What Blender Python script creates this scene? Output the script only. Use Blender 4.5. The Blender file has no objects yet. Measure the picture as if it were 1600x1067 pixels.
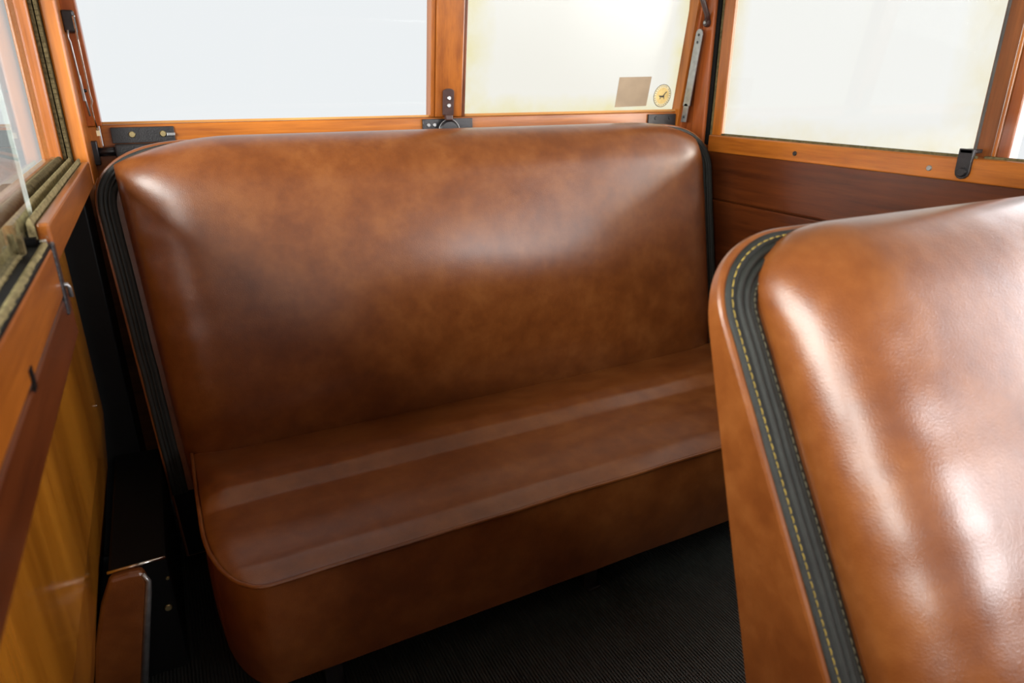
import bpy, bmesh, math, random
from mathutils import Vector, Matrix, noise
random.seed(7)
R = math.radians
H = 0.93                      # eye height above the floor; shapes below use z measured from the eye
scene = bpy.context.scene
C = scene.collection

# ------------------------------------------------------------------ camera, light, exposure
cam = bpy.data.cameras.new('camera'); cam_o = bpy.data.objects.new('camera', cam); C.objects.link(cam_o)
cam.sensor_width = 36; cam.lens = 1054 / 1600 * 36; cam.clip_start = 0.02
cam_o.location = (0, 0, H); cam_o.rotation_euler = (R(90 - 21.0), 0, R(-27.2))
cam.dof.use_dof = True; cam.dof.focus_distance = 1.25; cam.dof.aperture_fstop = 5.6
scene.camera = cam_o
w = bpy.data.worlds.new('white_hall'); scene.world = w; w.use_nodes = True
bg = w.node_tree.nodes['Background']; bg.inputs[0].default_value = (0.97, 0.985, 1.0, 1); bg.inputs[1].default_value = 1.02
scene.view_settings.view_transform = 'Standard'; scene.view_settings.look = 'None'
scene.view_settings.gamma = 1.0; scene.view_settings.use_curve_mapping = False
scene.view_settings.exposure = 0.0
def added_area_light(name, loc, rot, sx, sy, radiance, col=(1, 1, 1)):
    # added area light outside the car windows, unseen, placed for highlights on the leather
    l = bpy.data.lights.new(name, 'AREA'); l.shape = 'RECTANGLE'; l.size = sx; l.size_y = sy; l.energy = radiance * math.pi * sx * sy; l.color = col
    o = bpy.data.objects.new(name, l); C.objects.link(o); o.location = (loc[0], loc[1], loc[2] + H); o.rotation_euler = rot
    return o
added_area_light('added_light_right_offscreen', (3.4, -1.2, .12), (R(90), 0, R(90)), 5.2, 1.3, 12, (1, .96, .985))  # added light beyond the right windows, for the sheen on the middle seat
added_area_light('added_light_left_offscreen', (-1.7, -1.8, .65), (R(90), 0, R(-90)), 5.5, 1.6, 20, (1, .98, .95))  # added light past the left windows, for the bench back's left highlight
added_area_light('added_light_front_right_offscreen', (3.3, -4.2, 1.05), (R(90), 0, R(0)), 1.9, .9, 34, (1, .97, .97))  # small added light, positioned for the highlight mid bench back

# ------------------------------------------------------------------ materials
def new_mat(name):
    m = bpy.data.materials.new(name); m.use_nodes = True
    nt = m.node_tree; b = nt.nodes['Principled BSDF']
    return m, nt, b
def nd(nt, t, **kw):
    n = nt.nodes.new(t)
    for k, v in kw.items(): setattr(n, k, v)
    return n
def noise_node(nt, scale, detail=4, rough=.55, mapscale=(1, 1, 1)):
    tc = nd(nt, 'ShaderNodeTexCoord'); mp = nd(nt, 'ShaderNodeMapping'); mp.inputs['Scale'].default_value = mapscale
    nt.links.new(tc.outputs['Object'], mp.inputs['Vector'])
    n = nd(nt, 'ShaderNodeTexNoise'); n.inputs['Scale'].default_value = scale
    n.inputs['Detail'].default_value = detail; n.inputs['Roughness'].default_value = rough
    nt.links.new(mp.outputs[0], n.inputs['Vector'])
    return n
def ramp(nt, src, stops):
    r = nd(nt, 'ShaderNodeValToRGB'); e = r.color_ramp.elements
    while len(e) < len(stops): e.new(.5)
    for q, (p, c) in zip(e, stops): q.position = p; q.color = (*c, 1)
    nt.links.new(src, r.inputs[0]); return r
def bump(nt, b, src, strength, dist):
    bp = nd(nt, 'ShaderNodeBump'); bp.inputs['Strength'].default_value = strength; bp.inputs['Distance'].default_value = dist
    nt.links.new(src, bp.inputs['Height']); nt.links.new(bp.outputs[0], b.inputs['Normal'])
def plain(name, col, rough=.5, metal=0, spec=.5, var=.25, scale=30, bmp=0, bscale=200):
    m, nt, b = new_mat(name)
    n = noise_node(nt, scale)
    r = ramp(nt, n.outputs[0], [(.3, tuple(c * (1 - var) for c in col)), (.7, tuple(min(1, c * (1 + var)) for c in col))])
    nt.links.new(r.outputs[0], b.inputs['Base Color'])
    b.inputs['Roughness'].default_value = rough; b.inputs['Metallic'].default_value = metal
    b.inputs['Specular IOR Level'].default_value = spec
    if bmp:
        n2 = noise_node(nt, bscale, 3); bump(nt, b, n2.outputs[0], bmp, .002)
    return m
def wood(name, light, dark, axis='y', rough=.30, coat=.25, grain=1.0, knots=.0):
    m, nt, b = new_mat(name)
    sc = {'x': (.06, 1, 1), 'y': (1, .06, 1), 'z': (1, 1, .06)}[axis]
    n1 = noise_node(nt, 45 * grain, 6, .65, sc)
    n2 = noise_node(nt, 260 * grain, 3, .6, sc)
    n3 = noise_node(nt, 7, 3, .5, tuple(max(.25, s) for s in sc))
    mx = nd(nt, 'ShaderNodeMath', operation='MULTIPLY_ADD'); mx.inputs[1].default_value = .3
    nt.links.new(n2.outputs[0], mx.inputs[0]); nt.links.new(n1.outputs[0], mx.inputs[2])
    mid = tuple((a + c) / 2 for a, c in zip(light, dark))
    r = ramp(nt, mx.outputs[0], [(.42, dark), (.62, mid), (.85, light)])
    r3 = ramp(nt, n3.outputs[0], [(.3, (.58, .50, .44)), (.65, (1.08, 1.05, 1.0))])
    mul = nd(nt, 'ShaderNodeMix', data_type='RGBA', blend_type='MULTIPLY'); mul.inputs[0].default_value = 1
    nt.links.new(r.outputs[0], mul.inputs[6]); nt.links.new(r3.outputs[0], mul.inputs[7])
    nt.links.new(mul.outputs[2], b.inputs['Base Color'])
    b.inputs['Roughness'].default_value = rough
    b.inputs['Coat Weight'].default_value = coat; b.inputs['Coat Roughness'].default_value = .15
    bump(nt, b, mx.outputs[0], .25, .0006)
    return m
def leather(name, c1, c2, c3):
    m, nt, b = new_mat(name)
    n1 = noise_node(nt, 13, 5, .6); n2 = noise_node(nt, 42, 4, .6)
    mx = nd(nt, 'ShaderNodeMath', operation='MULTIPLY_ADD'); mx.inputs[1].default_value = .45
    nt.links.new(n2.outputs[0], mx.inputs[0]); nt.links.new(n1.outputs[0], mx.inputs[2])
    r = ramp(nt, mx.outputs[0], [(.55, c1), (.72, c2), (.92, c3)])
    nt.links.new(r.outputs[0], b.inputs['Base Color'])
    b.inputs['Roughness'].default_value = .31
    b.inputs['Specular IOR Level'].default_value = .55
    b.inputs['Coat Weight'].default_value = .4; b.inputs['Coat Roughness'].default_value = .24
    tc = nd(nt, 'ShaderNodeTexCoord')
    v = nd(nt, 'ShaderNodeTexVoronoi'); v.inputs['Scale'].default_value = 620
    nt.links.new(tc.outputs['Object'], v.inputs['Vector'])
    n4 = noise_node(nt, 20, 2, .5)
    ad = nd(nt, 'ShaderNodeMath', operation='MULTIPLY_ADD'); ad.inputs[1].default_value = 4.0
    nt.links.new(n4.outputs[0], ad.inputs[0]); nt.links.new(v.outputs['Distance'], ad.inputs[2])
    bump(nt, b, ad.outputs[0], .30, .0005)
    return m
def glass(name, tint, stain=None, zlow=-.075, amount=.0):
    m, nt, b = new_mat(name); nt.nodes.remove(b); out = nt.nodes['Material Output']
    tr = nd(nt, 'ShaderNodeBsdfTransparent'); gl = nd(nt, 'ShaderNodeBsdfGlossy'); gl.inputs['Roughness'].default_value = .22 if stain == 'x' else .03
    fr = nd(nt, 'ShaderNodeFresnel'); fr.inputs['IOR'].default_value = 1.5
    mix = nd(nt, 'ShaderNodeMixShader')
    geo = nd(nt, 'ShaderNodeNewGeometry'); fb = nd(nt, 'ShaderNodeMath', operation='SUBTRACT'); fb.inputs[0].default_value = 1.0
    nt.links.new(geo.outputs['Backfacing'], fb.inputs[1])
    fm_ = nd(nt, 'ShaderNodeMath', operation='MULTIPLY'); nt.links.new(fr.outputs[0], fm_.inputs[0]); nt.links.new(fb.outputs[0], fm_.inputs[1])
    nt.links.new(fm_.outputs[0], mix.inputs[0]); nt.links.new(tr.outputs[0], mix.inputs[1]); nt.links.new(gl.outputs[0], mix.inputs[2])
    nt.links.new(mix.outputs[0], out.inputs[0])
    if stain:
        # yellowed glue left along the lower and outer edges, in the pane's own coordinates
        tc = nd(nt, 'ShaderNodeTexCoord'); sep = nd(nt, 'ShaderNodeSeparateXYZ'); nt.links.new(tc.outputs['Generated'], sep.inputs[0])
        n = noise_node(nt, 14, 5, .6)
        def edge(sock, inv):
            mr = nd(nt, 'ShaderNodeMapRange'); mr.inputs[1].default_value = 0.0; mr.inputs[2].default_value = .16
            mr.inputs[3].default_value = 1; mr.inputs[4].default_value = 0
            if inv: mr.inputs[1].default_value = 1.0; mr.inputs[2].default_value = .90
            nt.links.new(sock, mr.inputs[0]); return mr.outputs[0]
        mxm = nd(nt, 'ShaderNodeMath', operation='MAXIMUM')
        nt.links.new(edge(sep.outputs[2], False), mxm.inputs[0])
        mx2 = nd(nt, 'ShaderNodeMath', operation='MAXIMUM')
        k = 0 if stain == 'x' else 1
        nt.links.new(edge(sep.outputs[k], False), mxm.inputs[1])
        nt.links.new(mxm.outputs[0], mx2.inputs[0]); nt.links.new(edge(sep.outputs[k], True), mx2.inputs[1])
        ml = nd(nt, 'ShaderNodeMath', operation='MULTIPLY'); nt.links.new(mx2.outputs[0], ml.inputs[0]); nt.links.new(n.outputs[0], ml.inputs[1])
        r = ramp(nt, ml.outputs[0], [(.12, tint), (.6, (tint[0] * .985, tint[1] * .955, tint[2] * amount))])
        nt.links.new(r.outputs[0], tr.inputs[0])
    else:
        tr.inputs[0].default_value = (*tint, 1)
    return m

M = {}
M['leather'] = leather('leather', (.128, .034, .0065), (.160, .0455, .009), (.200, .064, .0145))
M['leather_edge'] = M['leather']
M['leather_piping'] = M['leather']
M['welt'] = plain('welt', (.011, .012, .010), .55, 0, .4, .3, 60, .5, 900)
M['thread'] = plain('thread', (.30, .205, .035), .8)
M['thread_dark'] = plain('thread_dark', (.10, .085, .05), .7)
M['wood_x'] = wood('wood_x', (.47, .150, .017), (.21, .052, .005), 'x')
M['wood_y'] = wood('wood_y', (.47, .150, .017), (.21, .052, .005), 'y')
M['wood_z'] = wood('wood_z', (.50, .160, .018), (.24, .062, .005), 'z')
M['wood_red'] = wood('wood_red', (.46, .125, .03), (.23, .052, .012), 'z')
M['panel_z'] = wood('panel_z', (.68, .27, .026), (.42, .14, .010), 'z', .2, .7, .8)
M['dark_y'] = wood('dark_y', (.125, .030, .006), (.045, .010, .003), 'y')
M['dark_x'] = wood('dark_x', (.13, .045, .014), (.05, .016, .006), 'x')
M['dark_z'] = wood('dark_z', (.24, .075, .018), (.10, .028, .008), 'z')
M['bead'] = wood('bead', (.70, .36, .12), (.50, .22, .06), 'x')
M['black_metal'] = plain('black_metal', (.012, .011, .013), .32, 0, .6, .3, 80, .3, 400)
M['brown_metal'] = plain('brown_metal', (.050, .022, .018), .4, 0, .5, .3, 80)
M['steel'] = plain('steel', (.36, .36, .36), .38, .8, .5, .2, 60)
M['chrome'] = plain('chrome', (.72, .69, .64), .16, 1, .5, .1, 60)
M['brass'] = plain('brass', (.45, .36, .18), .35, 1, .5, .2, 90)
M['felt'] = plain('felt', (.115, .088, .042), .95, 0, .1, .45, 140, .9, 600)
M['felt_pale'] = plain('felt_pale', (.27, .22, .11), .95, 0, .1, .4, 110, .9, 500)
M['black'] = plain('black', (.0025, .0025, .0025), .55, 0, .15)
M['rubber'] = plain('rubber', (.020, .021, .020), .34, 0, .8, .2, 20)
M['headliner'] = plain('headliner', (.66, .60, .50), .9, 0, .2)
M['frost'] = plain('frost', (.62, .66, .64), .6)
M['decal'] = plain('decal', (.36, .27, .185), .6, 0, .3, .15, 12)
M['cream'] = plain('cream', (.80, .70, .45), .6, 0, .3, .1, 40)
M['gold'] = plain('gold', (.78, .58, .24), .6, 0, .3, .15, 60)
M['ink'] = plain('ink', (.06, .055, .05), .6)
M['glass_a'] = glass('glass_a', (.945, .955, .955))
M['glass_b'] = glass('glass_b', (.963, .948, .90), 'x', amount=.78)
M['glass_c'] = glass('glass_c', (.963, .958, .932), 'y', amount=.86)
M['glass_d'] = glass('glass_d', (.93, .945, .935))

# ------------------------------------------------------------------ mesh helpers
class MB:
    def __init__(s): s.v = []; s.f = []; s.smooth = []
    def add(s, vs, fs, smooth=False):
        o = len(s.v); s.v += [tuple(p) for p in vs]
        s.f += [tuple(i + o for i in f) for f in fs]; s.smooth += [smooth] * len(fs); return s
    def box(s, x0, x1, y0, y1, z0, z1, shear=0.0, zref=0.0):
        vs = [(x, y + (shear * (z - zref)), z) for z in (z0, z1) for y in (y0, y1) for x in (x0, x1)]
        return s.add(vs, [(0, 2, 3, 1), (4, 5, 7, 6), (0, 1, 5, 4), (2, 6, 7, 3), (0, 4, 6, 2), (1, 3, 7, 5)])
    def tube(s, pts, r, n=10, caps=True):
        pts = [Vector(p) for p in pts]; k = len(pts); rr = r if isinstance(r, (list, tuple)) else [r] * k
        t0 = (pts[1] - pts[0]).normalized(); a = t0.orthogonal().normalized(); vs = []; fs = []
        for i, p in enumerate(pts):
            t = (pts[min(i + 1, k - 1)] - pts[max(i - 1, 0)]).normalized()
            a = (a - t * a.dot(t)).normalized(); b = t.cross(a)
            for j in range(n):
                q = 2 * math.pi * j / n; vs.append(p + (a * math.cos(q) + b * math.sin(q)) * rr[i])
        for i in range(k - 1):
            for j in range(n):
                fs.append((i * n + j, i * n + (j + 1) % n, (i + 1) * n + (j + 1) % n, (i + 1) * n + j))
        if caps: fs += [tuple(range(n - 1, -1, -1)), tuple((k - 1) * n + j for j in range(n))]
        return s.add(vs, fs, True)
    def disc(s, c, axis, r, h, n=16, dome=.0):
        c = Vector(c); ax = Vector(axis).normalized(); a = ax.orthogonal().normalized(); b = ax.cross(a)
        rings = [(r, 0), (r, h * .6), (r * .8, h)] ; vs = []; fs = []
        for q, (rr, hh) in enumerate(rings):
            for j in range(n):
                t = 2 * math.pi * j / n; vs.append(c + ax * hh + (a * math.cos(t) + b * math.sin(t)) * rr)
        for q in range(2):
            for j in range(n): fs.append((q * n + j, q * n + (j + 1) % n, (q + 1) * n + (j + 1) % n, (q + 1) * n + j))
        fs.append(tuple(2 * n + j for j in range(n))); fs.append(tuple(range(n - 1, -1, -1)))
        return s.add(vs, fs)
    def prism(s, poly, d0, d1):       # poly: list of 3-vectors, extruded from +d0 to +d1
        n = len(poly); d0 = Vector(d0); d1 = Vector(d1)
        vs = [Vector(p) + d0 for p in poly] + [Vector(p) + d1 for p in poly]
        fs = [tuple(range(n - 1, -1, -1)), tuple(range(n, 2 * n))] + [(i, (i + 1) % n, n + (i + 1) % n, n + i) for i in range(n)]
        return s.add(vs, fs)
    def grid(s, P, smooth=True):      # P[i][j] points
        a, b = len(P), len(P[0]); vs = [p for row in P for p in row]
        fs = [(i * b + j, i * b + j + 1, (i + 1) * b + j + 1, (i + 1) * b + j) for i in range(a - 1) for j in range(b - 1)]
        return s.add(vs, fs, smooth)
    def build(s, name, mat, parent=None, bevel=0, label=None, recalc=True):
        base = Vector((0, 0, 0))
        vs = [Vector((p[0], p[1], p[2] + H)) for p in s.v]
        root = parent
        while root is not None and root.parent is not None: root = root.parent
        if root is not None: base = Vector(root.location)
        elif vs:
            xs = [p.x for p in vs]; ys = [p.y for p in vs]; zs = [p.z for p in vs]
            base = Vector(((min(xs) + max(xs)) / 2, (min(ys) + max(ys)) / 2, min(zs)))
        me = bpy.data.meshes.new(name); me.from_pydata([p - base for p in vs], [], s.f)
        me.polygons.foreach_set('use_smooth', s.smooth)
        if recalc:
            bm = bmesh.new(); bm.from_mesh(me); bmesh.ops.recalc_face_normals(bm, faces=bm.faces); bm.to_mesh(me); bm.free()
        me.materials.append(M[mat] if isinstance(mat, str) else mat); me.update()
        o = bpy.data.objects.new(name, me); C.objects.link(o)
        if parent is not None: o.parent = parent
        else: o.location = base
        if bevel:
            md = o.modifiers.new('bevel', 'BEVEL'); md.width = bevel; md.segments = 2; md.limit_method = 'ANGLE'; md.harden_normals = False
        if label: o['label'] = label
        return o
def tag(o, label, cat, group=None):
    o['label'] = label; o['category'] = cat
    if group: o['group'] = group
    return o
def empty(name, loc):
    o = bpy.data.objects.new(name, None); C.objects.link(o); o.location = (loc[0], loc[1], loc[2] + H); o.empty_display_size = .05
    return o
def structure(o): o['kind'] = 'structure'; return o
def bx(name, mat, parent, x0, x1, y0, y1, z0, z1, bevel=.002, shear=0, zref=0, label=None):
    return MB().box(x0, x1, y0, y1, z0, z1, shear, zref).build(name, mat, parent, bevel, label)
def arc(cx, cy, r, a0, a1, n): return [(cx + r * math.cos(R(a0 + (a1 - a0) * i / n)), cy + r * math.sin(R(a0 + (a1 - a0) * i / n))) for i in range(n + 1)]
def smooth01(t): t = max(0, min(1, t)); return t * t * (3 - 2 * t)

ZF = -.93            # floor
ZS = -.072           # rear sill
SH = -.15            # rake of the rear window: top leans forward
YF = -1.15           # front end of what is built
XL, XR = -.104, 1.36 # inner faces of the side rails

# ------------------------------------------------------------------ floor and roof
fl = structure(bx('floor', 'black', None, -.26, 1.50, YF, 1.66, ZF - .03, ZF - .006, 0))
mat_b = MB(); pitch = .0056
n = int((1.40 - -.16) / pitch)
for i in range(n):
    x = -.16 + i * pitch
    prof = [(x + .0025 - .0025 * math.cos(R(a)), ZF - .0022 + .0022 * math.sin(R(a))) for a in (-20, 10, 40, 65, 90, 115, 140, 170, 200)] + [(x + pitch, ZF - .0032)]
    for a, b in zip(prof[:-1], prof[1:]):
        mat_b.add([(a[0], YF, a[1]), (b[0], YF, b[1]), (b[0], 1.5, b[1]), (a[0], 1.5, a[1])], [(0, 1, 2, 3)], False)
fm = mat_b.build('ribbed_mat', 'rubber', fl, recalc=False); fm['kind'] = 'stuff'; fm['label'] = 'black ribbed rubber matting'
structure(bx('wall_front', 'dark_x', None, -.24, 1.48, YF - .03, YF, ZF, -.12, 0))
structure(bx('ceiling', 'headliner', None, -.24, 1.48, YF, 1.60, .345, .37, 0))

# ------------------------------------------------------------------ left wall
# door and quarter panel: upright to the seat, flaring out to the floor
prof = [(-.17, -.14), (-.17, -.60), (-.185, -.72), (-.215, -.86), (-.232, ZF)]
mb = MB()
for (xa, za), (xb, zb) in zip(prof[:-1], prof[1:]):
    mb.add([(xa, YF, za), (xa, 1.415, za), (xb, 1.415, zb), (xb, YF, zb)], [(0, 1, 2, 3)], True)
    mb.add([(xa - .02, YF, za), (xa - .02, 1.415, za), (xb - .02, 1.415, zb), (xb - .02, YF, zb)], [(3, 2, 1, 0)], True)
mb.add([(-.17, YF, -.14), (-.17, 1.415, -.14), (-.19, 1.415, -.14), (-.19, YF, -.14)], [(0, 1, 2, 3)])
mb.add([(x, 1.415, z) for x, z in prof] + [(x - .02, 1.415, z) for x, z in prof[::-1]], [tuple(range(10))])
wl = structure(mb.build('wall_left', 'panel_z', None, label='varnished golden plywood panel'))
bx('door_rail', 'wood_y', wl, -.170, XL, YF, .785, -.203, -.150, .004)
bx('rail_moulding', 'dark_y', wl, -.170, XL - .001, YF, .835, -.258, -.204, .004, label='dark moulding under the sill')  # same dark wood colour as the right wall boards
bx('quarter_rail', 'wood_y', wl, -.116, XL, .803, 1.428, -.172, -.130, .003)
bx('rail_backing', 'black', wl, -.170, -.117, .803, 1.43, -.175, -.155, 0)
bx('corner_post', 'black', wl, -.26, -.124, 1.425, 1.56, ZF, -.175, .003, label='black corner post')  # even black from the floor up to rail height
MB().box(-.1042, -.1030, .545, .556, -.207, -.190).build('slot_plate', 'black', wl)
MB().disc((-.17, 1.18, -.77), (1, 0, 0), .006, .004).build('screw', 'chrome', wl)
MB().disc((-.17, 1.33, -.55), (1, 0, 0), .003, .003).build('screw', 'chrome', wl)
# door lock bolt on the rear edge of the door rail
lk = tag(empty('door_bolt', (-.115, .795, -.215)), 'small black door bolt with bright pin on left sill rail', 'bolt')
bx('lock_plate', 'black_metal', lk, -.1165, -.1025, .787, .801, -.222, -.148, .002)
MB().tube([(-.108, .796, -.192), (-.1005, .796, -.192), (-.0995, .799, -.196), (-.0995, .800, -.206)], .0022, 8).build('bolt_pin', 'steel', lk)
MB().disc((-.112, .795, -.149), (0, 0, 1), .004, .005).build('screw', 'chrome', lk)

# window in the left wall: two sliding panes in felt-lined channels
w1 = structure(empty('window_1', (-.14, .9, -.16)))
bx('channel_bed', 'black', w1, -.170, -.1165, .79, 1.43, -.152, -.142, 0)
bx('channel_bed', 'black', w1, -.170, -.105, YF, .79, -.165, -.149, 0)
def fuzzy(name, x, wd, y0, y1, ztop, h, mat, par):
    m = MB(); k = int((y1 - y0) / .008) + 2; P = []
    for i in range(k + 1):
        y = y0 + (y1 - y0) * i / k; row = []
        for a in range(9):
            t = math.pi * a / 8
            px = x - math.cos(t) * wd / 2; pz = ztop - h + math.sin(t) ** .6 * h
            d = noise.noise(Vector((px * 160, y * 110, a * .7 + x * 50))) * .0016
            row.append((px + d, y, pz + d))
        P.append(row)
    m.grid(P); m.add(P[0], [tuple(range(9))]); m.add(P[-1], [tuple(range(8, -1, -1))]); return m.build(name, mat, par, recalc=False)
fuzzy('felt_strip', -.1195, .006, .80, 1.432, -.124, .022, 'felt_pale', w1)
fuzzy('felt_strip', -.1325, .0075, .70, 1.432, -.122, .025, 'felt_pale', w1)
fuzzy('felt_strip', -.1480, .017, .60, 1.432, -.119, .027, 'felt', w1)
fuzzy('felt_strip', -.1105, .010, YF, .788, -.146, .014, 'felt_pale', w1)
fuzzy('felt_strip', -.1345, .030, YF, .765, -.143, .018, 'felt_pale', w1)
bx('sash_stile', 'wood_z', w1, -.172, -.142, 1.425, 1.470, -.15, .345, .004)
bx('sash_rail', 'wood_y', w1, -.172, -.157, YF, 1.43, -.15, -.122, .003)
m = MB()
for i in range(60):
    z = -.13 + i * .008
    m.box(-.1415, -.1365, 1.437, 1.446 + random.random() * .003, z, z + .0085)
    m.box(-.1345, -.1295, 1.437, 1.446 + random.random() * .003, z, z + .0085)
m.box(-.1425, -.1285, 1.447, 1.47, -.15, .345)
m.build('felt_channel', 'felt', w1)
bx('pane', 'glass_d', w1, -.1275, -.1238, YF, .862, -.145, .345, 0, label='inner sliding glass pane')
bx('pane', 'glass_d', w1, -.1550, -.1515, .30, 1.427, -.125, .345, 0, label='outer glass pane')
bx('pane_edge', 'frost', w1, -.1276, -.1237, .862, .8626, -.145, .345, 0)
MB().box(-.1225, -.1185, .735, .745, -.146, -.128).build('pull_tab', 'felt', w1)
# upright door post of the left side behind the photographer's shoulder
structure(bx('trim_1', 'wood_z', None, -.175, -.135, -.30, -.22, -.149, .345, .004))
# rear corner post left
structure(bx('trim_2', 'wood_z', None, -.1285, -.1035, 1.447, 1.60, -.174, .345, .004, label='varnished wooden corner post'))

# ------------------------------------------------------------------ rear wall, tailgate and its windows
wr = structure(bx('wall_rear', 'dark_x', None, -.19, 1.45, 1.602, 1.625, ZF, -.118, 0))
bx('tailgate_rail', 'wood_x', wr, -.085, 1.345, 1.585, 1.61, -.126, -.077, .0025)
bx('tailgate_stile', 'wood_z', wr, -.108, -.0865, 1.583, 1.61, -.146, -.079, .002)
bx('tailgate_ledge', 'wood_x', wr, -.108, -.055, 1.579, 1.605, -.185, -.1295, .002)
bx('tailgate_board', 'dark_x', wr, -.10, 1.35, 1.590, 1.605, -.55, -.19, .003)
bx('tailgate_board', 'dark_x', wr, -.10, 1.35, 1.590, 1.605, ZF, -.555, .003)
bx('jamb', 'wood_red', wr, -.107, -.0795, 1.560, 1.60, -.078, .345, .002, SH, ZS)
bx('jamb', 'wood_red', wr, 1.345, 1.366, 1.560, 1.60, -.128, .345, .002, SH, ZS)
bx('window_stile', 'wood_z', wr, 1.3355, 1.3455, 1.568, 1.602, -.126, .345, .002, SH, ZS)
bx('recess_board', 'wood_red', wr, 1.366, 1.44, 1.541, 1.60, -.174, .345, .002)
bx('corner_post', 'black', wr, 1.352, 1.44, 1.50, 1.60, ZF, -.175, .003)
def rear_bar(name, mat, x0, x1, y0, y1, z0, z1, par, bev=.002): return bx(name, mat, par, x0, x1, y0, y1, z0, z1, bev, SH, ZS)
rear_bar('centre_post', 'wood_z', .605, .672, 1.570, 1.61, -.0765, .345, wr, .0025)
rear_bar('post_bead', 'dark_z', .6725, .6825, 1.576, 1.608, -.0765, .345, wr, .002)
rear_bar('post_bead', 'wood_z', .5945, .6045, 1.576, 1.608, -.0765, .345, wr, .002)
MB().disc((.662, 1.5695, -.058), (0, -1, 0), .0035, .0008).build('plug_hole', 'black', wr)
w2 = structure(empty('window_2', (.26, 1.6, -.077)))
rear_bar('pane', 'glass_a', -.080, .596, 1.592, 1.596, -.077, .345, w2, 0)
rear_bar('glazing_bead', 'bead', -.080, .5945, 1.584, 1.591, -.0765, -.0715, w2, .001)
w3 = structure(empty('window_3', (1.0, 1.6, -.077)))
rear_bar('pane', 'glass_b', .682, 1.337, 1.592, 1.596, -.077, .345, w3, 0)
rear_bar('glazing_bead', 'bead', .6825, 1.3355, 1.584, 1.591, -.0765, -.0705, w3, .001)

# ------------------------------------------------------------------ right wall
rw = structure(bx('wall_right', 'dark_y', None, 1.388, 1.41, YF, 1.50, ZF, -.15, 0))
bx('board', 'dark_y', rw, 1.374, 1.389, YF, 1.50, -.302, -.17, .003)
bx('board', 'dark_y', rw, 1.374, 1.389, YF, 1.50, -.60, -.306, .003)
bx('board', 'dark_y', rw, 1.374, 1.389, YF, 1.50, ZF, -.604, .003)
bx('sill_rail', 'wood_y', rw, XR, 1.40, YF, 1.468, -.177, -.133, .003)
for y, z, mt in ((1.17, -.158, 'black_metal'), (.84, -.158, 'steel')):
    MB().disc((XR, y, z), (-1, 0, 0), .0055, .0035).build('screw', mt, rw)
structure(bx('trim_3', 'wood_red', None, XR - .002, 1.405, 1.489, 1.540, -.174, .345, .004, label='reddish varnished corner post'))
w4 = structure(empty('window_4', (1.39, 1.1, -.133)))
bx('felt_channel', 'felt', w4, 1.372, 1.392, 1.462, 1.490, -.16, .345, .002)
bx('channel_lip', 'black', w4, 1.366, 1.372, 1.476, 1.489, -.16, .345, .001)
bx('sash_stile', 'wood_z', w4, 1.366, 1.379, 1.428, 1.464, -.134, .345, .003)
bx('felt_strip', 'felt', w4, 1.3655, 1.3735, .76, 1.428, -.136, -.128, .002)
bx('pane', 'glass_c', w4, 1.374, 1.378, .772, 1.4285, -.134, .345, 0)
bx('pane_edge', 'ink', w4, 1.3737, 1.3783, .769, .772, -.134, .345, 0)
bx('sash_post', 'dark_z', w4, 1.402, 1.425, .752, .790, -.14, .345, .002)
bx('post_bead', 'wood_z', w4, 1.398, 1.412, .744, .7515, -.14, .345, .002)
bx('post_edge', 'wood_red', w4, 1.400, 1.43, .722, .7435, -.14, .345, .002)
w5 = structure(empty('window_5', (1.40, 0, -.133)))
bx('pane', 'glass_a', w5, 1.3955, 1.3985, -.22, .7435, -.134, .345, 0)
bx('felt_strip', 'felt', w5, 1.384, 1.394, -.2, .757, -.136, -.129, .002)
structure(bx('trim_4', 'wood_z', None, 1.37, 1.41, -.30, -.22, -.134, .345, .004))

# ------------------------------------------------------------------ seats
def rr_outline(x0, x1, L, rc, inset=0, n=18, v0=0.0):
    """outline of a seat back in its own plane: up the left edge, round, along the top, round, down"""
    a0, a1, top = x0 + inset, x1 - inset, L - inset; rx_, rv_ = rc[0] - inset, max(.01, rc[1] - inset)
    pts = [(a0, v0 + (top - rv_ - v0) * i / 24) for i in range(24)]
    def ell(cx_, sgn, i): t = R(90 * i / n); return (cx_ - sgn * rx_ * max(0, math.cos(t)) ** .85, top - rv_ + rv_ * math.sin(t) ** .85)
    pts += [ell(a0 + rx_, 1, i) for i in range(n + 1)]
    pts += [(a0 + rx_ + (a1 - a0 - 2 * rx_) * i / 30, top) for i in range(1, 30)]
    pts += [ell(a1 - rx_, -1, n - i) for i in range(n + 1)]
    pts += [(a1, top - rv_ - (top - rv_ - v0) * i / 24) for i in range(1, 25)]
    return pts
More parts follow.
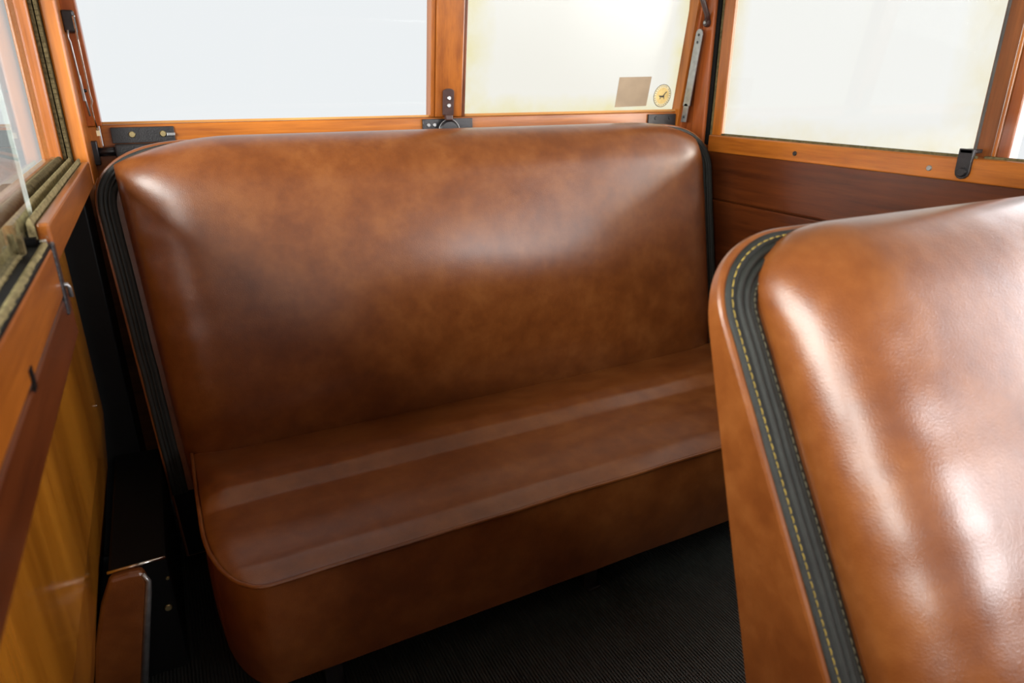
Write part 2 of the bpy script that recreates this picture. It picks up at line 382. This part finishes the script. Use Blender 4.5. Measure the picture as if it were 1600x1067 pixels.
def make_back(root, x0, x1, ytop, ztop, slope, zbot, rc, t_top, t_slope, D, cins, trim_v0, cushion_v0, taper=0.0, seed=0, stitch=False, rx=.13, rv=.10, crown=.03, wk=1.0, cdrop=(.2, .05), ctop=.004, ellip=False):
    """reclined bench back: wedge-shaped leather shell, puffed cushion in front, black welt round the edge"""
    T = Vector((0, ytop, ztop))
    Lz = ztop - zbot
    up = Vector((0, slope, 1.0)).normalized(); nrm = Vector((0, -1.0, slope)).normalized()
    L = Lz / up.z
    xm = (x0 + x1) / 2
    def W(x, v, n):                                     # seat-back coordinates -> place
        tp = taper * (1 - v / L) * max(0, (xm - x) / (xm - x0))
        return Vector((x + tp, 0, 0)) + T + up * (v - L) + nrm * n
    # shell
    o = rr_outline(x0, x1, L, rc); m = MB(); k = len(o)
    def thick(v): return t_top + t_slope * (L - v)
    rings = []
    cxm, cvm = xm, L * .5
    for (ins, dn) in ((.030, -.0004), (.004, 0), (.0012, -.0012), (0, -.004)):
        rings.append([W(*q, dn) for q in rr_outline(x0, x1, L, rc, ins)])
    rings.append([W(x, v, -thick(v) + min(.010, thick(v) * .4)) for x, v in o])
    rings.append([W(x, v, -thick(v)) for x, v in rr_outline(x0, x1, L, rc, .012)])
    for a, b in zip(rings[:-1], rings[1:]):
        m.grid([a, b])
    m.add(rings[0], [tuple(range(k))]); m.add(rings[-1], [tuple(range(k - 1, -1, -1))])
    m.add([r[0] for r in rings] + [r[-1] for r in rings[::-1]], [tuple(range(12))])
    shell = m.build('back_shell', 'leather_edge', root)
    if trim_v0 > .02:
        m = MB(); q0 = [(x0 + .006, .002), (x1 - .006, .002), (x1 - .006, trim_v0 + .002), (x0 + .006, trim_v0 + .002)]
        m.add([W(x, v, .0015) for x, v in q0] + [W(x, v, -.0005) for x, v in q0], [(0, 1, 2, 3), (7, 6, 5, 4), (0, 4, 5, 1), (1, 5, 6, 2), (2, 6, 7, 3), (3, 7, 4, 0)])
        m.build('lower_board', 'black', root)
    # welt band
    prof = [(-.018, .0), (-.0172, .0028), (-.0085, .0036), (-.0075, .0020), (-.0065, .0050), (-.0045, .0062), (-.0020, .0056), (-.0006, .0018),
            (.0006, .0018), (.0020, .0056), (.0045, .0062), (.0065, .0050), (.0075, .0020), (.0085, .0036), (.0172, .0028), (.018, .0)]
    path = rr_outline(x0, x1, L, rc, .0045 + .018 * wk, v0=trim_v0); P = []; fr = []
    for i, q in enumerate(path):
        a = Vector((*path[max(i - 1, 0)], 0)); b = Vector((*path[min(i + 1, len(path) - 1)], 0)); t = (b - a).normalized(); s_ = Vector((t.y, -t.x, 0))
        wob = .0012 * noise.noise(Vector((q[0] * 22, q[1] * 22, seed)))
        fr.append((q, s_, t)); P.append([W(q[0] + s_.x * (ww * wk + wob), q[1] + s_.y * (ww * wk + wob), nn + .0006) for ww, nn in prof])
    m = MB(); m.grid(P); m.add(P[0], [tuple(range(16))]); m.add(P[-1], [tuple(range(15, -1, -1))])
    welt = m.build('welt_band', 'welt', root)
    if stitch:
        dist = [0]
        for (q, _, _), (q2, _, _) in zip(fr[:-1], fr[1:]): dist.append(dist[-1] + math.hypot(q2[0] - q[0], q2[1] - q[1]))
        for off, mt in ((-.0128, 'thread'), (.0128, 'thread_dark')):
            m = MB(); d = .004; tot = dist[-1]
            while d < tot - .008:
                pp = []
                for e in (0, .0031, .0062):
                    dd = d + e; i = max(j for j in range(len(dist) - 1) if dist[j] <= dd); f = (dd - dist[i]) / (dist[i + 1] - dist[i])
                    q = [fr[i][0][c] * (1 - f) + fr[i + 1][0][c] * f for c in (0, 1)]; s_ = fr[i][1].lerp(fr[i + 1][1], f)
                    pp.append(W(q[0] + s_.x * off, q[1] + s_.y * off, .0040 + (.0007 if e == .0031 else 0)))
                m.tube(pp, .00055, 5); d += .0080
            st = m.build('stitching', mt, welt); st['kind'] = 'stuff'
    # puffed cushion
    cx0, cx1 = x0 + cins, x1 - cins * 1.4
    NU, NV = 150, 96; P = []
    for j in range(NV + 1):
        tv = .5 - .5 * math.cos(math.pi * j / NV); a, b = cx0, cx1; row = []
        for i in range(NU + 1):
            tu = .5 - .5 * math.cos(math.pi * i / NU)
            x = a + (b - a) * tu
            dd = min(x - a, b - x)
            q_ = max(0, 1 - dd / cdrop[0]); ct = L + ctop - cdrop[1] * (1 - math.sqrt(max(0, 1 - q_ * q_)) if ellip else q_ ** 2.2)
            v = cushion_v0 + (ct - cushion_v0) * tv
            dx = min(x - a, b - x); dt = ct - v; db = v - cushion_v0
            g = lambda d_, r_, p_: max(0, 1 - (1 - max(0, min(d_ / r_, 1))) ** p_) ** (1 / p_)
            fx = g(max(dx, 0), rx, 2.5); ft = g(max(dt, 0), rv, 2.2); fb = g(max(db, 0), .20, 2.0)
            vv = (v - cushion_v0) / (ct - cushion_v0)
            nn = D * fx * ft * fb
            nn += crown * math.sin(math.pi * max(0, min(1, vv)) ** .9) * max(0, math.sin(math.pi * tu)) ** .75 * ft
            # pulled folds close to the welt, soft waviness elsewhere
            edge = math.exp(-dx / .055)
            nn += .0045 * edge * fx * noise.noise(Vector((seed, v * 26, x * 5)))
            nn += .0030 * fx * ft * noise.noise(Vector((x * 4.5, v * 5, seed + 3)))
            nn += .0022 * math.exp(-dt / .05) * ft * noise.noise(Vector((x * 16, seed + 9, 0)))
            bulge = .0035 * math.sin(math.pi * min(1, nn / D)) if dx < .05 else 0
            xx = x - bulge * (1 if x < xm else -1) * (1 - dx / .05 if dx < .05 else 0)
            row.append(W(xx, v, nn + .0006))
        P.append(row)
    m = MB(); m.grid(P)
    m.add([P[0][i] for i in range(NU + 1)] , [tuple(range(NU, -1, -1))])
    return m.build('back_cushion', 'leather', root, recalc=False), W
def make_cushion(root, x0, x1, yf, yb, ztop, zbot, prof, rcx, rcy, seed=0, base_tuck=.0):
    """seat cushion: domed leather top, piped edge, deep front skirt; front faces -y"""
    def ext(y):                                           # half-width reduction at the rounded front corners
        t = max(0, (yf + rcy - y) / rcy); return rcx * (1 - math.sqrt(max(0, 1 - min(1, t) ** 2.2)))
    def zp(y):
        for (ya, za), (yb_, zb_) in zip(prof[:-1], prof[1:]):
            if ya <= y <= yb_: f = smooth01((y - ya) / (yb_ - ya)) * .6 + .4 * (y - ya) / (yb_ - ya); return za + (zb_ - za) * f
        return prof[-1][1]
    NU, NV = 120, 90; P = []
    for j in range(NV + 1):
        t = j / NV; y = yf + (yb - yf) * (t ** 1.5); e = ext(y); row = []
        for i in range(NU + 1):
            tu = .5 - .5 * math.cos(math.pi * i / NU); x = x0 + e + (x1 - x0 - 2 * e) * tu
            dx = min(x - x0 - e, x1 - e - x)
            dy = y - yf
            f = max(0, 1 - (1 - max(0, min(dx / .05, 1))) ** 2.2) ** .5
            fy = max(0, 1 - (1 - max(0, min(dy / .05, 1))) ** 2.2) ** .5
            z = ztop + (zp(y) - ztop) * (.25 + .75 * f) * fy + .0 * fy
            z += .0020 * f * fy * noise.noise(Vector((x * 7, y * 10, seed)))
            row.append((x, y, z))
        P.append(row)
    m = MB(); m.grid(P); top = m.build('seat_top', 'leather', root, recalc=False)
    # edge loop: back left -> front -> back right
    edge = [P[j][0] for j in range(NV, -1, -1)] + [P[0][i] for i in range(1, NU)] + [P[j][NU] for j in range(NV + 1)]
    loop = [Vector(p) for p in edge]
    m = MB(); rows = []
    for q in range(9):
        t = q / 8; row = []
        for p in loop:
            s_ = 1 + .0
            bl = .006 * math.sin(math.pi * t) + .0012 * noise.noise(Vector((p.x * 9, t * 3, seed + 5)))
            d = Vector(((p.x - (x0 + x1) / 2) / (x1 - x0) * .6, -1 if p.y < yf + .1 else -.2, 0)).normalized()
            c = Vector((p.x, p.y, p.z + (zbot - p.z) * t)) + d * bl
            c.y += base_tuck * t * (1 if p.y < yf + rcy else 0)
            row.append(c)
        rows.append(row)
    m.grid(rows); sk = m.build('seat_skirt', 'leather', root, recalc=False)
    m = MB(); m.add(rows[-1], [tuple(range(len(loop)))]); m.build('seat_base', 'black', root)
    sub = [p + Vector((0, 0, .002)) for p in loop]
    out = []
    for p in sub:
        wv = .0016 * noise.noise(Vector((p.x * 8, p.y * 8, seed + 2)))
        d = Vector(((p.x - (x0 + x1) / 2) / (x1 - x0) * 2 if p.y > yf + .02 else 0, -1 if p.y < yf + .1 else 0, 0)).normalized()
        out.append(p + d * .0032 + Vector((0, 0, wv)))
    MB().tube(out, .0034, 10).build('piping', 'leather_piping', root)

# rear bench
bench = tag(empty('bench_seat', (.63, 1.1, ZF)), 'brown leather rear bench seat with wide back below the tailgate windows', 'bench seat')
make_back(bench, -.117, 1.357, 1.462, -.100, .20, -.90, (.19, .125), .028, .05, .080, .046, .135, .155, taper=.042, seed=1.3, crown=.045, wk=.85, cdrop=(.22, .045))
make_cushion(bench, -.027, 1.287, .852, 1.30, -.674, -.862,
             [(.84, -.674), (.90, -.666), (.98, -.660), (1.03, -.658), (1.056, -.657), (1.092, -.642), (1.125, -.641), (1.30, -.673)], .075, .19, seed=2.0)
for x in (.125, .63, 1.13):
    MB().box(x - .015, x + .015, .885, .905, ZF, -.862).box(x - .015, x + .015, .87, .92, ZF, ZF + .005).build('foot', 'black_metal', bench, .002)
for x in (.02, 1.24):
    MB().box(x - .015, x + .015, 1.22, 1.25, ZF, -.862).build('foot', 'black_metal', bench, .002)

# middle seat, beside the aisle
mid = tag(empty('bench_seat', (.90, .1, ZF)), 'brown leather seat back beside the aisle with yellow stitched black welt', 'bench seat')
make_back(mid, .430, 1.32, .462, -.131, .60, -.80, (.11, .085), .011, .25, .072, .045, .0, .06, seed=7.7, stitch=True, rx=.10, rv=.10, crown=.035, cdrop=(.10, .066), ctop=-.003, ellip=True)
make_cushion(mid, .46, 1.30, -.36, .07, -.61, -.80,
             [(-.37, -.615), (-.30, -.592), (-.2, -.58), (-.06, -.575), (.0, -.585), (.08, -.60)], .075, .15, seed=5.0)
for x in (.52, 1.24):
    for y in (-.30, .0):
        MB().box(x - .015, x + .015, y - .015, y + .015, ZF, -.80).build('foot', 'black_metal', mid, .002)

# ------------------------------------------------------------------ wheel box in the left rear corner
wb = structure(empty('trim_5', (-.13, 1.2, ZF))); wb['label'] = 'black wheel box with brown leather front beside the rear bench'
MB().box(-.169, -.088, 1.035, 1.42, ZF, -.703).build('box_body', 'black', wb, .004)
face = [(-.228, ZF), (-.160, ZF), (-.122, -.75), (-.118, -.725), (-.121, -.708), (-.140, -.705), (-.166, -.706), (-.186, -.75), (-.210, -.83)]
MB().prism([(x, 1.035, z) for x, z in face], (0, -.02, 0), (0, .0, 0)).build('leather_front', 'leather', wb, .006)
MB().tube([(-.158, 1.016, ZF), (-.121, 1.016, -.75), (-.1165, 1.016, -.727), (-.122, 1.016, -.712)], [.006, .005, .004, .003], 8).build('edge_strip', 'steel', wb)
MB().tube([(-.169, 1.028, -.7015), (-.088, 1.028, -.7005)], .0026, 8).build('rim', 'chrome', wb)
MB().disc((-.100, 1.034, -.800), (0, -1, 0), .006, .004).build('screw', 'brass', wb)
MB().disc((-.092, 1.036, -.745), (0, -1, 0), .003, .004).build('screw', 'brass', wb)

# ------------------------------------------------------------------ tailgate and window fittings
la = tag(empty('slide_latch', (-.01, 1.585, -.15)), 'black slide latch with two screws on tailgate rail, beside left corner post', 'latch')
m = MB().box(-.068, .044, 1.580, 1.5845, -.112, -.082)
m.build('latch_plate', 'black_metal', la, .001)
m = MB().box(-.066, .048, 1.560, 1.5845, -.150, -.113); m.build('latch_body', 'black_metal', la, .003)
MB().tube([(-.096, 1.572, -.126), (-.060, 1.572, -.126)], .0085, 12).build('bolt', 'black_metal', la)
MB().box(-.115, -.094, 1.560, 1.584, -.150, -.105).build('keeper', 'black_metal', la, .002)
for x in (-.032, .023): MB().disc((x, 1.58, -.096), (0, -1, 0), .0062, .004).build('screw', 'brass', la)
MB().box(.030, .045, 1.574, 1.580, -.100, -.094).build('thumb_tab', 'steel', la, .001)

hb = tag(empty('centre_catch', (.635, 1.57, -.12)), 'dark strap and black plate catch at foot of centre window post', 'catch')
def ry(z): return SH * (z - ZS)
poly = [(.621, -.072), (.649, -.072)] + [(.649, -.020)] + [(.635 + .014 * math.cos(R(a)), -.020 + .007 * math.sin(R(a))) for a in (30, 60, 90, 120, 150)] + [(.621, -.020)]
MB().prism([(x, 1.570 + ry(z), z) for x, z in poly], (0, -.004, 0), (0, 0, 0)).build('strap', 'brown_metal', hb, .001)
MB().box(.626, .644, 1.556, 1.571, -.084, -.070).build('strap_knuckle', 'brown_metal', hb, .003)
MB().box(.575, .703, 1.578, 1.585, -.120, -.0805).build('plate', 'black_metal', hb, .001)
MB().disc((.637, 1.578, -.108), (0, -1, 0), .026, .016, 28).build('knob', 'black_metal', hb)
MB().tube([(.637 + .0265 * math.cos(R(a)), 1.566, -.108 + .0265 * math.sin(R(a))) for a in range(0, 181, 12)], .0009, 6).build('knob_rim', 'steel', hb)
for z in (-.034, -.0505): MB().disc((.636, 1.566 + ry(z), z), (0, -1, 0), .0048, .003).build('screw', 'steel', hb)
for x in (.589, .604): MB().disc((x, 1.578, -.094), (0, -1, 0), .0045, .003).build('screw', 'steel', hb)

rp = tag(empty('strike_plate', (1.28, 1.58, -.12)), 'small black strike plate on tailgate rail under the round sticker', 'plate')
MB().box(1.238, 1.334, 1.579, 1.5852, -.118, -.0825).build('plate', 'black_metal', rp, .001)
for x in (1.262, 1.312): MB().disc((x, 1.579, -.093), (0, -1, 0), .0045, .003).build('screw', 'black_metal', rp)

# stay of the lifting window, left: black bracket and two thin bright rods
sl = tag(empty('window_stay', (-.09, 1.545, -.1)), 'thin bright wire window stay hanging from black bracket on left jamb', 'window stay')
def yj(z): return 1.545 + ry(z)
MB().box(-.1035, -.0845, yj(.1) - .012, yj(.1) + .02, .082, .118).build('bracket', 'black_metal', sl, .003)
MB().tube([(-.083, yj(.105) - .014, .108), (-.0865, yj(.1) - .014, .108), (-.0865, yj(.06) - .014, .07), (-.0865, yj(-.02) - .014, -.02), (-.0852, yj(-.032) - .014, -.032),
           (-.0885, yj(-.042) - .014, -.040), (-.0885, yj(-.06) - .014, -.06), (-.0865, yj(-.084) - .014, -.084)], .0016, 8).build('rod', 'chrome', sl)
MB().tube([(-.0985, yj(.085) - .014, .086), (-.1005, yj(.07) - .014, .074), (-.0985, yj(.06) - .014, .066), (-.0968, yj(.0) - .014, .0), (-.0953, yj(-.03) - .014, -.03), (-.0935, yj(-.058) - .014, -.058)], .0018, 8).build('rod', 'steel', sl)
MB().box(-.0985, -.0945, yj(-.01) - .0165, yj(-.01) - .012, -.032, .012).build('guide', 'steel', sl, .0005)
MB().box(-.0895, -.0835, yj(-.088) - .017, yj(-.088) - .012, -.094, -.084).build('rod_foot', 'cream', sl, .0005)
MB().tube([(-.0965, yj(-.014), -.014), (-.0925, yj(-.014) - .012, -.014)], .003, 8).build('pin', 'black_metal', sl)

# stay on the right: flat grey arm, and the bent handle above it
sr = tag(empty('window_stay', (1.345, 1.54, -.09)), 'flat grey steel window stay arm on the right jamb', 'window stay')
def arm(name, x, z0, z1, wd, mat, par, dy=0):
    k = [(x, z0), (x, z1)]; pol = []
    y0 = 1.548 + dy
    pol = [(y0 + ry(z0) - wd, z0), (y0 + ry(z0) + wd, z0)] + [(y0 + ry(z1) + wd * math.cos(R(a)), z1 + wd * math.sin(R(a))) for a in range(0, 181, 30)]
    return MB().prism([(x, y, z) for y, z in pol], (-.003, 0, 0), (0.001, 0, 0)).build(name, mat, par, .0008)
for z0, z1, wd, mt, nm in ((-.062, .120, .013, 'steel', 'arm'), (-.104, -.064, .010, 'steel', 'arm_foot')):
    arm(nm, 1.3415, z0, z1, wd, mt, sr)
MB().tube([(1.345, 1.516, .105), (1.345, 1.524, .06), (1.345, 1.532, .0), (1.345, 1.538, -.06)], .004, 8).build('link', 'black_metal', sr)
for z in (.118, .100, -.090): MB().disc((1.3385, 1.548 + ry(z), z), (-1, 0, 0), .0035, .0012).build('rivet', 'black_metal', sr)
hd = tag(empty('pull_handle', (1.35, 1.52, .14)), 'bent brown metal pull handle above the grey stay arm', 'handle')
MB().tube([(1.325, 1.53, .26), (1.322, 1.51, .22), (1.334, 1.505, .19), (1.348, 1.505, .165), (1.352, 1.507, .150)], .007, 10).build('grip', 'brown_metal', hd)
MB().disc((1.357, 1.509, .147), (-1, 0, 0), .011, .010).build('foot', 'brown_metal', hd)
MB().disc((1.347, 1.509, .147), (-1, 0, 0), .005, .003, 6).build('screw', 'steel', hd)

# catch on the right sill
ct_ = tag(empty('window_catch', (1.357, .775, -.18)), 'small black window catch screwed to the right sill rail', 'catch')
pol = [(y, z) for y, z in [(.760, -.116), (.787, -.116)]] + [(.7735 + .0135 * math.cos(R(a)), -.158 + .0135 * math.sin(R(a))) for a in range(0, -181, -30)]
MB().prism([(XR, y, z) for y, z in pol], (-.006, 0, 0), (0, 0, 0)).build('tongue', 'black_metal', ct_, .001)
MB().box(XR - .006, 1.386, .762, .785, -.124, -.117).build('hook', 'black_metal', ct_, .001)
MB().disc((XR - .006, .772, -.158), (-1, 0, 0), .0085, .006).build('thumb_screw', 'black_metal', ct_)

# stickers on the right rear pane
def yg(z): return 1.5915 + ry(z)
pol = [(1.129, -.0625), (1.234, -.0605), (1.238, .015), (1.132, .013)]
tag(MB().prism([(x, yg(z), z) for x, z in pol], (0, -.0008, 0), (0, 0, 0)).build('square_sticker', 'decal'), 'plain square brown sticker on the rear window pane', 'sticker')
rs = tag(empty('round_sticker', (1.285, 1.59, -.06)), 'small round cream sticker with dark rim on the rear window pane', 'sticker')
cx, cz = 1.285, -.0345
def rnd(r, off, th, name, mat, par, n=36):
    return MB().prism([(cx + r * math.cos(2 * math.pi * i / n), yg(cz + r * math.sin(2 * math.pi * i / n)) - off, cz + r * math.sin(2 * math.pi * i / n)) for i in range(n)], (0, -th, 0), (0, 0, 0)).build(name, mat, par)
rnd(.0300, .0000, .0006, 'rim', 'ink', rs); rnd(.0284, .0006, .0003, 'face', 'cream', rs); rnd(.0215, .0009, .0003, 'centre', 'gold', rs)
m = MB()
def blob(pts):
    m.prism([(cx + x * .001, yg(cz + z * .001) - .0012, cz + z * .001) for x, z in pts], (0, -.0003, 0), (0, 0, 0))
blob([(-11, -3), (-8, 1), (-3, 0), (2, 1), (5, 5), (8, 8), (9, 6), (7, 3), (6, -1), (3, -4), (-4, -4), (-8, -3)])
blob([(4, 4), (9, 10), (13, 11), (14, 9), (10, 7), (7, 3)]); blob([(-9, -2), (-12, 3), (-13, 3), (-11, -3)])
blob([(-7, -3), (-8, -9), (-6.5, -9), (-4.5, -3)]); blob([(3, -3), (6, -9), (7.5, -9), (6, -1)])
m.build('emblem', 'ink', rs)
m = MB()
for i in range(26):
    a = 2 * math.pi * i / 26
    if 3 < i % 13 < 5: continue
    c, s_ = math.cos(a), math.sin(a); pts = []
    for du, dv in ((-.8, -1.4), (.8, -1.4), (.8, 1.4), (-.8, 1.4)):
        pts.append((c * (25 + dv) - s_ * du, s_ * (25 + dv) + c * du))
    m.prism([(cx + x * .001, yg(cz + z * .001) - .0009, cz + z * .001) for x, z in pts], (0, -.0003, 0), (0, 0, 0))
m.build('border_marks', 'ink', rs)
